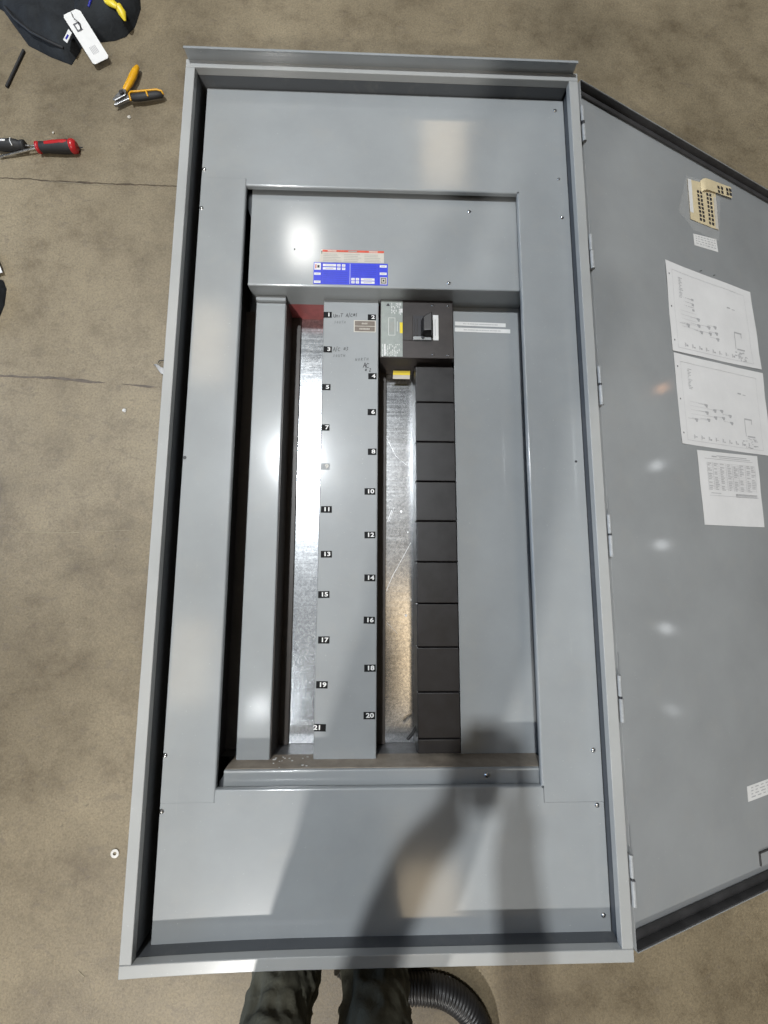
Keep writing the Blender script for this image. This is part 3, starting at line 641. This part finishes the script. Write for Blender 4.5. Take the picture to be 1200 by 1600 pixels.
# sheet of number stickers with one strip peeled over
def stick(R_):
    R_(.0, .13, .0, .82, 2); R_(.90, .995, .28, .99, 3)
    for cu in (.30, .64):
        for k in range(8):
            v = .22 + k * .094
            for du in (0, .11): R_(cu + du + v * .04, cu + du + .075 + v * .04, v, v + .065)
sheet = paper('sticker_sheet', [(.4884, .9777), (.6345, 1.0087), (.6256, .8419), (.4842, .8324)], [MANILA, MARK, WHITE, CREAM], stick, 'yellowed sheet of black number stickers with one strip peeled sideways', 'sticker sheet', z=-.0235, sag=.0015)
b = MB(); cx = [.555, .562, .575, .60, .64, .68, .7201]
vs = []
for i, x in enumerate(cx):
    lift = [.001, .006, .007, .0058, .0048, .0042, .004][i]; yc = .975 + i * .0062; vs += [(x, yc - .021, -.0235 + lift), (x, yc + .021, -.0235 + lift)]
b.add(vs, [(2 * i, 2 * i + 2, 2 * i + 3, 2 * i + 1) for i in range(len(cx) - 1)], 0, True)
for u in (.645, .664, .694, .711):
    for s_ in (-.0135, .002):
        yc = .975 + (u - .555) * .225; b.add([(u - .006, yc + s_, -.0176), (u + .006, yc + s_, -.0180), (u + .006, yc + s_ + .0105, -.0180), (u - .006, yc + s_ + .0105, -.0176)], [(0, 1, 2, 3)], 1)
b.xf(DM).build('peeled_strip', [MANILA, MARK], sheet)
b = MB(); b.add([(.430, .8424, -.0242), (.4867, .99, -.0242), (.6672, 1.0189, -.0225), (.6246, .80, -.0242), (.50, .80, -.0242)], [(0, 4, 3, 2, 1)]); b.xf(DM).build('plastic_sleeve', FILM, sheet)
def small(R_):
    rnd = random.Random(3)
    for k in range(4):
        u = .08
        while u < .9:
            w_ = rnd.uniform(.03, .12); R_(u, min(.93, u + w_), .14 + k * .2, .2 + k * .2); u += w_ + .05
def small_label(c, draw):
    o = paper('printed_label', c, [WHITE, INK], draw, 'x', 'x', z=-.0246); o.parent = door
    for k in ('label', 'category'): del o[k]
small_label([(.4935, .7863), (.6132, .8053), (.6162, .7603), (.4942, .7464)], small)
small_label([(.4877, -.8423), (.6855, -.8373), (.6780, -.8757), (.4866, -.8800)], small)
door_part(MB().box(.5085, .513, -1.040, -1.006, -.0249, -.0215).box(.5085, .57, -1.0105, -1.006, -.0249, -.0215), 'latch_plate', DKGRAY, .0008)
for x, y in ((.5132, .6640), (.5806, .6680)): door_part(MB().stroke([(x - .006, y - .004), (x + .006, y + .003)], .003, -.0245), 'smudge', MARKF)

# ------------------------------------------------------------------ things on the floor, left
# black canvas tool bag, pillowed over its outline
def pillow(outline, hgt, seed, rings=9, amp=.012):
    cx = sum(p[0] for p in outline) / len(outline); cy = sum(p[1] for p in outline) / len(outline); b = MB(); P = []
    n = len(outline)
    dense = []
    for i in range(n):
        (x0, y0), (x1, y1) = outline[i], outline[(i + 1) % n]
        for k in range(6): dense.append((x0 + (x1 - x0) * k / 6, y0 + (y1 - y0) * k / 6))
    n = len(dense); vs = []
    for r in range(rings + 1):
        f = 1 - r / rings; h = hgt * (1 - f ** 3.2) ** .6 if r else .001
        for (x, y) in dense:
            px, py = cx + (x - cx) * f, cy + (y - cy) * f
            d = noise.fractal((px * 11 + seed, py * 11, seed), 1, 2, 4) * amp * (0.2 + (1 - f)) + abs(noise.noise((px * 7 + py * 19, py * 4, seed))) * amp
            vs.append((px, py, max(.001, h + (d if r else 0))))
    fs = [(r * n + i, r * n + (i + 1) % n, (r + 1) * n + (i + 1) % n, (r + 1) * n + i) for r in range(rings) for i in range(n)]
    return b.add(vs, fs, 0, True)
bag = tag(empty('tool_bag', (-1.2, 1.7, 0)), 'black canvas tool bag lying on the concrete with a white tag hanging from it', 'bag')
def at_bag(b): return b.xf(Matrix.Translation((1.2, -1.7, 0)))
at_bag(pillow([(-1.45, 1.80), (-1.395, 1.765), (-1.357, 1.712), (-1.29, 1.621), (-1.205, 1.575), (-1.129, 1.545), (-1.105, 1.60), (-1.08, 1.70), (-1.06, 1.83), (-1.10, 2.05), (-1.40, 2.05)], .055, 2)).build('bag_body', BAGM, bag)
at_bag(pillow([(-1.12, 1.645), (-1.076, 1.64), (-1.03, 1.648), (-.985, 1.655), (-.945, 1.675), (-.915, 1.72), (-.90, 1.80), (-.93, 2.02), (-1.10, 2.03), (-1.13, 1.85)], .075, 6, amp=.018)).build('side_pocket', BAGM, bag)
b = MB(); b.tube([(-1.36, 1.735, .035), (-1.315, 1.675, .044), (-1.25, 1.62, .044), (-1.19, 1.59, .04), (-1.14, 1.575, .032)], .004, 8); at_bag(b).build('seam_piping', DARKP, bag)
b = MB(); b.prism([(-1.128, 1.582), (-1.113, 1.570), (-1.101, 1.612), (-1.114, 1.628)], .050, .052, 0); b.sheet([(-1.122, 1.588), (-1.1155, 1.582), (-1.109, 1.600), (-1.115, 1.606)], .0524, 1); at_bag(b).build('maker_label', [WHITE, BLUED], bag)
b = MB(); b.tube([(-1.040, 1.700, .068), (-1.034, 1.715, .072), (-1.028, 1.735, .072)], .004, 8); at_bag(b).build('blue_strap', BLUED, bag)
b = MB(); b.tube([(-.985, 1.735, .066), (-.965, 1.722, .070), (-.945, 1.715, .062)], [.012, .016, .010], 10, flat=.6); b.tube([(-.945, 1.722, .062), (-.932, 1.703, .052), (-.926, 1.686, .042)], [.012, .014, .004], 10, flat=.6); at_bag(b).build('yellow_patch', YELP, bag)
tg = MB(); TGM = Matrix.Translation((-1.056, 1.610, .046)) @ Matrix.Rotation(math.radians(-56), 4, 'Z') @ Matrix.Rotation(math.radians(18), 4, 'Y')
tg.prism([(-.080, -.025), (-.074, -.031), (.080, -.031), (.086, -.025), (.086, .025), (.080, .031), (-.070, .031), (-.080, .02)], -.0006, .0006, 0)
for k in range(5): tg.rect(.035, .06, .008 - k * .005, .0105 - k * .005, .0011, 1)
tg.rect(-.045, -.018, -.017, .004, .0011, 2); tg.rect(-.040, -.023, -.012, -.001, .0015, 0)
tgo = tg.xf(TGM).build('hang_tag', [WHITE, INK, INKD]); tag(tgo, 'white cardboard hang tag lying across the black tool bag', 'tag')
b = MB(); b.tube([(-.075, .0, .003), (-.055, -.004, .008), (-.035, .006, .004), (-.02, -.004, .003)], .0012, 6); b.xf(TGM).build('cord', DARKP, tgo)
# rod
b = MB().tube([(-1.301, 1.5955, .005), (-1.3445, 1.4395, .005)], .0048, 10); tag(b.build('metal_rod', DARKP), 'thin dark rod lying alone on the floor below the tool bag', 'rod')

# wire stripper
ws = tag(empty('wire_stripper', (-.9226, 1.3982, 0)), 'wire stripping pliers with one yellow handle and one black and yellow handle, lying open', 'pliers')
WM = Matrix.Translation((.9226, -1.3982, 0))
def wsp(b, n, m, **k): return b.xf(WM).build(n, m, ws, **k)
wsp(MB().tube([(-.921, 1.418, .018), (-.914, 1.432, .02), (-.905, 1.452, .02), (-.895, 1.482, .02), (-.889, 1.508, .019), (-.884, 1.524, .018), (-.885, 1.533, .017)], [.0085, .011, .0125, .0135, .012, .009, .004], 12, flat=.75), 'yellow_handle', YEL)
h2 = wsp(MB().tube([(-.900, 1.396, .018), (-.888, 1.396, .019), (-.865, 1.398, .02), (-.835, 1.404, .02), (-.805, 1.411, .019), (-.789, 1.414, .017), (-.783, 1.415, .016)], [.009, .0125, .014, .0135, .0125, .0105, .005], 12, flat=.8), 'black_handle', DARKP)
wsp(MB().tube([(-.893, 1.380, .022), (-.896, 1.398, .030), (-.892, 1.410, .027), (-.865, 1.412, .028), (-.835, 1.417, .028), (-.805, 1.424, .026), (-.788, 1.424, .022), (-.782, 1.413, .020)], .0032, 8), 'grip_edging', YEL, ) .parent = h2
wsp(MB().tube([(-.840, 1.414, .030), (-.834, 1.404, .0325), (-.831, 1.393, .028)], .0028, 8), 'grip_edging', YEL).parent = h2
wsp(MB().prism([(-.952, 1.362), (-.940, 1.366), (-.918, 1.381), (-.899, 1.391), (-.899, 1.401), (-.913, 1.412), (-.928, 1.410), (-.945, 1.392)], .010, .020), 'jaw', DULL, bevel=.002)
wsp(MB().prism([(-.954, 1.380), (-.947, 1.372), (-.928, 1.385), (-.909, 1.398), (-.911, 1.420), (-.922, 1.424), (-.938, 1.405)], .0205, .027), 'jaw', DULL, bevel=.002)
wsp(MB().tube([(-.9226, 1.403, .0275), (-.9226, 1.403, .033)], .008, 14), 'pivot', MARK)
wsp(MB().tube([(-.9226, 1.403, .0331), (-.9226, 1.403, .035)], .0035, 10), 'rivet', STEEL)

# screwdrivers
def lathe_along(b, p0, p1, prof, seg=16, mi=0):
    p0, p1 = Vector(p0), Vector(p1); L_ = (p1 - p0).length; path = [p0 + (p1 - p0) * (s / prof[-1][0]) for s, r in prof]
    return b.tube(path, [r for s, r in prof], seg, mi)
sd = tag(empty('screwdriver', (-1.29, 1.19, 0)), 'screwdriver with an all black handle, leftmost of the two on the floor', 'screwdriver', 'screwdrivers on the floor')
M1 = Matrix.Translation((1.29, -1.19, 0))
lathe_along(MB(), (-1.345, 1.187, .019), (-1.240, 1.1905, .018), [(0, .008), (.01, .017), (.03, .019), (.07, .019), (.085, .0165), (.09, .014), (.10, .0165), (.108, .016), (.11, .009)]).xf(M1).build('handle', DARKP, sd)
MB().tube([(-1.272, 1.172, .034), (-1.279, 1.187, .038), (-1.283, 1.203, .033)], .0016, 6).xf(M1).build('stripe', WHITE, sd)
MB().box(-1.335, -1.295, 1.1845, 1.1915, .0372, .0380).xf(M1).build('printed_band', WHITE, sd)
MB().tube([(-1.24, 1.1905, .017), (-1.07, 1.199, .009)], .0034, 10).xf(M1).build('shaft', STEEL, sd)
MB().tube([(-1.07, 1.199, .009), (-1.052, 1.2, .008)], [.0034, .0012], 10).xf(M1).build('tip', DARKP, sd)
sd2 = tag(empty('screwdriver', (-1.12, 1.18, 0)), 'screwdriver with a red and black handle lying nearest the panelboard', 'screwdriver', 'screwdrivers on the floor')
M2 = Matrix.Translation((1.12, -1.18, 0))
lathe_along(MB(), (-1.190, 1.183, .019), (-1.065, 1.191, .020), [(0, .012), (.006, .0175), (.02, .0165), (.045, .0185), (.075, .021), (.105, .021), (.118, .018), (.123, .010)]).xf(M2).build('handle', DARKP, sd2)
lathe_along(MB(), (-1.200, 1.1822, .019), (-1.187, 1.1832, .019), [(0, .009), (.002, .0185), (.009, .0175), (.012, .012)]).xf(M2).build('collar', REDP, sd2)
MB().tube([(-1.165, 1.186, .033), (-1.14, 1.188, .0345), (-1.10, 1.190, .036), (-1.075, 1.191, .034)], [.007, .0085, .009, .008], 10, flat=.7).xf(M2).build('grip_inlay', REDP, sd2)
lathe_along(MB(), (-1.084, 1.190, .020), (-1.0635, 1.1912, .020), [(0, .0205), (.004, .0222), (.014, .021), (.02, .013)]).xf(M2).build('end_cap', REDP, sd2)
MB().tube([(-1.20, 1.1822, .019), (-1.335, 1.154, .006)], .004, 10).xf(M2).build('shaft', STEEL, sd2)
MB().tube([(-1.325, 1.156, .0062), (-1.336, 1.1535, .0062)], [.0052, .0045], 10).xf(M2).build('tip', STEEL, sd2)

# left frame edge: paper scrap and black pouch
b = MB(); b.prism([(-1.40, .80), (-1.305, .79), (-1.268, .7115), (-1.29, .705), (-1.40, .70)], .012, .0128); tag(b.build('card', WHITE), 'white card corner poking in at the left edge of the picture', 'card')
b = pillow([(-1.42, .72), (-1.30, .702), (-1.272, .690), (-1.258, .66), (-1.258, .60), (-1.272, .545), (-1.30, .50), (-1.42, .47)], .035, 9, amp=.004); tag(b.build('tool_pouch', BAGM), 'black pouch at the left edge of the picture below the white card', 'pouch')
# washer
b = MB(); seg = 24; ri, ro, th = .0048, .0118, .0022
vs = [(r * math.cos(2 * math.pi * k / seg), r * math.sin(2 * math.pi * k / seg), z) for r, z in ((ri, .0008), (ro, .0008), (ro, .0008 + th), (ri, .0008 + th)) for k in range(seg)]
b.add(vs, [(i * seg + k, i * seg + (k + 1) % seg, ((i + 1) % 4) * seg + (k + 1) % seg, ((i + 1) % 4) * seg + k) for i in range(4) for k in range(seg)])
o = b.build('washer', worn('dull_zinc', (.62, .61, .58), .45, .15, 60, metal=.5), None, .0004); o.location = (-.7542, -1.0812, 0); tag(o, 'round zinc washer lying on the floor beside the lower left of the panelboard', 'washer')
def lump(name, x, y, s, m, label, cat, seed):
    bm = bmesh.new(); bmesh.ops.create_icosphere(bm, subdivisions=2, radius=s)
    for v in bm.verts: v.co *= 1 + .35 * noise.noise(v.co * (1.4 / s) + Vector((seed, 0, 0)))
    for v in bm.verts: v.co.z = max(-.4 * s, v.co.z * .7)
    me = bpy.data.meshes.new(name); bm.to_mesh(me); bm.free(); me.materials.append(m); o = bpy.data.objects.new(name, me); o.location = (x, y, .4 * s + .0005); o.rotation_euler = (0, 0, seed); col.objects.link(o); return tag(o, label, cat)
lump('plaster_crumb', -.8337, .2395, .006, WHITE, 'small white crumb on the floor left of the panelboard, below the dark scuff', 'crumb', 1)
lump('plaster_crumb', -.905, 1.335, .006, CREAM, 'small cream crumb on the floor just below the wire stripping pliers', 'crumb', 2)
lump('plaster_crumb', -1.165, 1.262, .004, CREAM, 'tiny yellowish crumb on the floor just above the screwdrivers', 'crumb', 3)
# bent metal clip beside the rim
cl = tag(empty('metal_clip', (-.735, .39, 0)), 'bent grey metal clip half hidden under the left rim', 'clip'); MC = Matrix.Translation((.735, -.39, 0))
MB().prism([(-.749, .397), (-.742, .393), (-.722, .365), (-.700, .360), (-.698, .380), (-.722, .388), (-.738, .399)], .004, .010).xf(MC).build('blade', DULL, cl, .001)
MB().tube([(-.735, .405, .006), (-.730, .411, .008), (-.72, .412, .008), (-.70, .408, .006)], .0016, 8).xf(MC).build('hook', DARKP, cl)

# corrugated hose behind the lower edge
path0 = [Vector(p) for p in ((-.10, -1.335, .037), (-.02, -1.385, .037), (.06, -1.408, .037), (.13, -1.412, .037), (.19, -1.425, .037), (.245, -1.463, .037), (.278, -1.515, .037), (.292, -1.58, .037), (.295, -1.68, .037), (.29, -1.85, .037))]
def catmull(P, n):
    o = []
    for i in range(len(P) - 1):
        a, b_, c, d = P[max(i - 1, 0)], P[i], P[i + 1], P[min(i + 2, len(P) - 1)]
        for k in range(n):
            t = k / n; o.append(.5 * ((2 * b_) + (c - a) * t + (2 * a - 5 * b_ + 4 * c - d) * t * t + (3 * b_ - a - 3 * c + d) * t ** 3))
    return o + [P[-1]]
fine = catmull(path0, 60); L_ = [0]
for a, c in zip(fine, fine[1:]): L_.append(L_[-1] + (c - a).length)
pitch = .0092; res = []; s = 0; i = 0
while s < L_[-1] - .001:
    while L_[i + 1] < s: i += 1
    f = (s - L_[i]) / (L_[i + 1] - L_[i]); res.append(fine[i].lerp(fine[i + 1], f)); s += pitch / 4
b = MB().tube(res, [.0335 + .0022 * (1, .2, -1, .2)[k % 4] for k in range(len(res))], 20, up=(0, 0, 1)); tag(b.build('corrugated_hose', worn('black_hose_plastic', (.018, .0175, .018), .4, .4, 20)), 'black corrugated hose curving over the floor beside the trouser leg', 'hose')

# ------------------------------------------------------------------ person taking the picture
def skin(name, V, E_, root, mats, parent=None, sub=2):
    me = bpy.data.meshes.new(name); me.from_pydata([v[:3] for v in V], E_, []); o = bpy.data.objects.new(name, me); col.objects.link(o)
    md = o.modifiers.new('skin', 'SKIN'); md.use_smooth_shade = True; md.branch_smoothing = .6
    for i, v in enumerate(V):
        r = v[3] if len(v) == 4 else None
        me.skin_vertices[0].data[i].radius = (r, r) if r else (v[3], v[4]); me.skin_vertices[0].data[i].use_root = (i == root)
    sb = o.modifiers.new('sub', 'SUBSURF'); sb.levels = sub; sb.render_levels = sub
    me.materials.append(mats)
    if parent: o.parent = parent
    return o
px = -.118
hz = CAM.z + .020
V = [(px, -1.23, .95, .13), (px, -1.15, 1.12, .125), (px, -1.04, 1.30, .135), (px, -.97, 1.42, .07), (px + .01, -.93, 1.49, .052), (px + .01, -.90, 1.56, .07), (px + .01, -.875, 1.64, .088), (px + .01, -.88, 1.71, .07)]
E_ = [(i, i + 1) for i in range(7)]
def chain(pts, start):
    i0 = len(V)
    for p in pts: V.append(p)
    E_.append((start, i0)); E_.extend((i0 + k, i0 + k + 1) for k in range(len(pts) - 1)); return len(V) - 1
for sx in (-1, 1):
    chain([(px + sx * .09, -1.25, .88, .085), (px + sx * .095, -1.235, .50, .058), (px + sx * .095, -1.255, .12, .042), (px + sx * .10, -1.20, .045, .036), (px + sx * .11, -1.09, .035, .032)], 0)
def arm(sx):
    shx = px + sx * .19; ex = (-.190, .085)[sx > 0]; hx = CAM.x + sx * .052
    w_ = chain([(px + sx * .12, -1.0, 1.385, .06), (shx, -.985, 1.37, .058), (ex, -.70, 1.22, .043), ((ex + hx) / 2, -.52, 1.30, .037), (hx + sx * .012, -.372, hz + .012, .024), (hx + sx * .012, -.325, hz + .020, .030)], 2)
    # four fingers curled over the phone's edge and a thumb along it
    for k in range(4):
        y = -.318 + k * .021; l = (.9, 1.0, .97, .8)[k]
        chain([(hx + sx * .012, y - .002, hz + .030, .0105), (hx + sx * .004, y + .003, hz + .040, .0095), (hx - sx * .018 * l, y + .006, hz + .036, .0085), (hx - sx * .034 * l, y + .008, hz + .028, .0072)], w_)
    chain([(hx + sx * .014, -.325, hz + .004, .011), (hx + sx * .008, -.298, hz + .0, .010), (hx + sx * .002, -.272, hz + .004, .0085)], w_)
arm(-1); arm(1)
person = skin('person', V, E_, 0, SKIN)
tag(person, 'person in olive trousers standing at the foot of the panelboard, holding a phone over it', 'person')
# face
MB().tube([(px + .01, -.795, 1.63, ), (px + .01, -.785, 1.61), (px + .01, -.80, 1.60)], [.008, .013, .008], 8).build('nose', SKIN, person)
for sx in (-1, 1):
    MB().tube([(px + .01 + sx * .03, -.806, 1.652), (px + .01 + sx * .03, -.795, 1.650)], [.012, .008], 8).build('eye', WHITE, person)
    MB().tube([(px + .01 + sx * .085, -.885, 1.66), (px + .01 + sx * .096, -.89, 1.645), (px + .01 + sx * .085, -.885, 1.615)], [.010, .015, .008], 8).build('ear', SKIN, person)
MB().tube([(px - .015, -.812, 1.578), (px + .01, -.806, 1.576), (px + .035, -.812, 1.578)], [.004, .006, .004], 8).build('mouth', REDL, person)
bm = bmesh.new(); bmesh.ops.create_icosphere(bm, subdivisions=3, radius=.108)
for v in bm.verts: v.co *= 1 + .06 * noise.noise(v.co * 30); v.co.z = max(v.co.z, -.02 + (.06 if v.co.y > .03 else -.05))
me = bpy.data.meshes.new('hair'); bm.to_mesh(me); bm.free(); me.materials.append(HAIR); o = bpy.data.objects.new('hair', me); o.location = (px + .01, -.895, 1.675); col.objects.link(o); o.parent = person
# shirt with sleeves
V = [(px, -1.235, .90, .235, .235), (px, -1.16, 1.10, .205, .205), (px, -1.05, 1.29, .19, .19), (px, -.985, 1.40, .10, .09)]; E_ = [(0, 1), (1, 2), (2, 3)]
V = [(a[0], a[1], a[2], (a[3] + a[4]) / 2) for a in V]
for sx in (-1, 1):
    shx = px + sx * .19; ex = (-.190, .085)[sx > 0]; hx = CAM.x + sx * .052
    chain([(px + sx * .12, -1.0, 1.385, .075), (shx, -.985, 1.37, .070), (ex, -.70, 1.22, .052), ((ex + hx) / 2, -.52, 1.30, .045), (hx + sx * .012, -.40, hz + .008, .037)], 2)
skin('work_shirt', V, E_, 0, JACKET, person)
# trousers: lofted legs with bunched folds above the boots
def leg(sx):
    b = MB(); seg = 64; rings = []
    ctr = px + sx * .096
    zs_ = [.015 + .97 * (i / 130) ** 1.25 for i in range(131)]
    vs = []
    for i, z in enumerate(zs_):
        cx = px + sx * (.107 - .020 * min(1, max(0, (z - .36) / .3))); cy = -1.258 + .018 * math.sin(z * 3.2)
        r = .073 + .026 * min(1, max(0, (z - .34) / .28)) + (.006 if z < .12 else 0)
        fold = max(0, 1 - abs(z - .20) / .30)
        for k in range(seg):
            th = 2 * math.pi * k / seg
            n1 = noise.noise((math.cos(th) * 1.6 + sx * 5, math.sin(th) * 1.6, z * 9 + math.sin(th + sx) * 1.5)); n2 = noise.noise((math.cos(th + z * 4) * 2.6, math.sin(th + z * 4) * 2.6 + 9 * sx, z * 17))
            rr = r + fold * (.012 * n1 + .020 * (.45 - abs(n2) * 1.6) + .012 * (.4 - abs(n1) * 1.5)) + .006 * n1
            vs.append((cx + rr * math.cos(th), cy + rr * math.sin(th) * .98, z))
    fs = [(i * seg + k, i * seg + (k + 1) % seg, (i + 1) * seg + (k + 1) % seg, (i + 1) * seg + k) for i in range(len(zs_) - 1) for k in range(seg)]
    b.add(vs, fs, 0, True); return b
lm = leg(-1); r_ = leg(1); lm.add(r_.v, r_.f, 0, True); lm.tube([(px, -1.25, .74), (px, -1.25, .82), (px, -1.245, .92), (px, -1.235, 1.0), (px, -1.225, 1.04)], [.15, .185, .19, .18, .165], 40, flat=.72, up=(0, 1, 0)); lm.build('trousers', OLIVE, person)
for sx in (-1, 1):
    MB().tube([(px + sx * .097, -1.32, .05), (px + sx * .098, -1.26, .055), (px + sx * .102, -1.17, .045), (px + sx * .106, -1.09, .036), (px + sx * .108, -1.04, .028)], [.036, .048, .050, .048, .028], 16, flat=.85).build('boot', LEATHER, person)
# phone in the hands, lens just above the camera position
ph = tag(empty('phone', (CAM.x, CAM.y, CAM.z + .012)), 'dark phone held flat in both hands above the panelboard', 'phone')
MB().box(-.038, .038, -.125, .040, 0, .0085).build('phone_body', GLASS, ph, .003, segs=3)
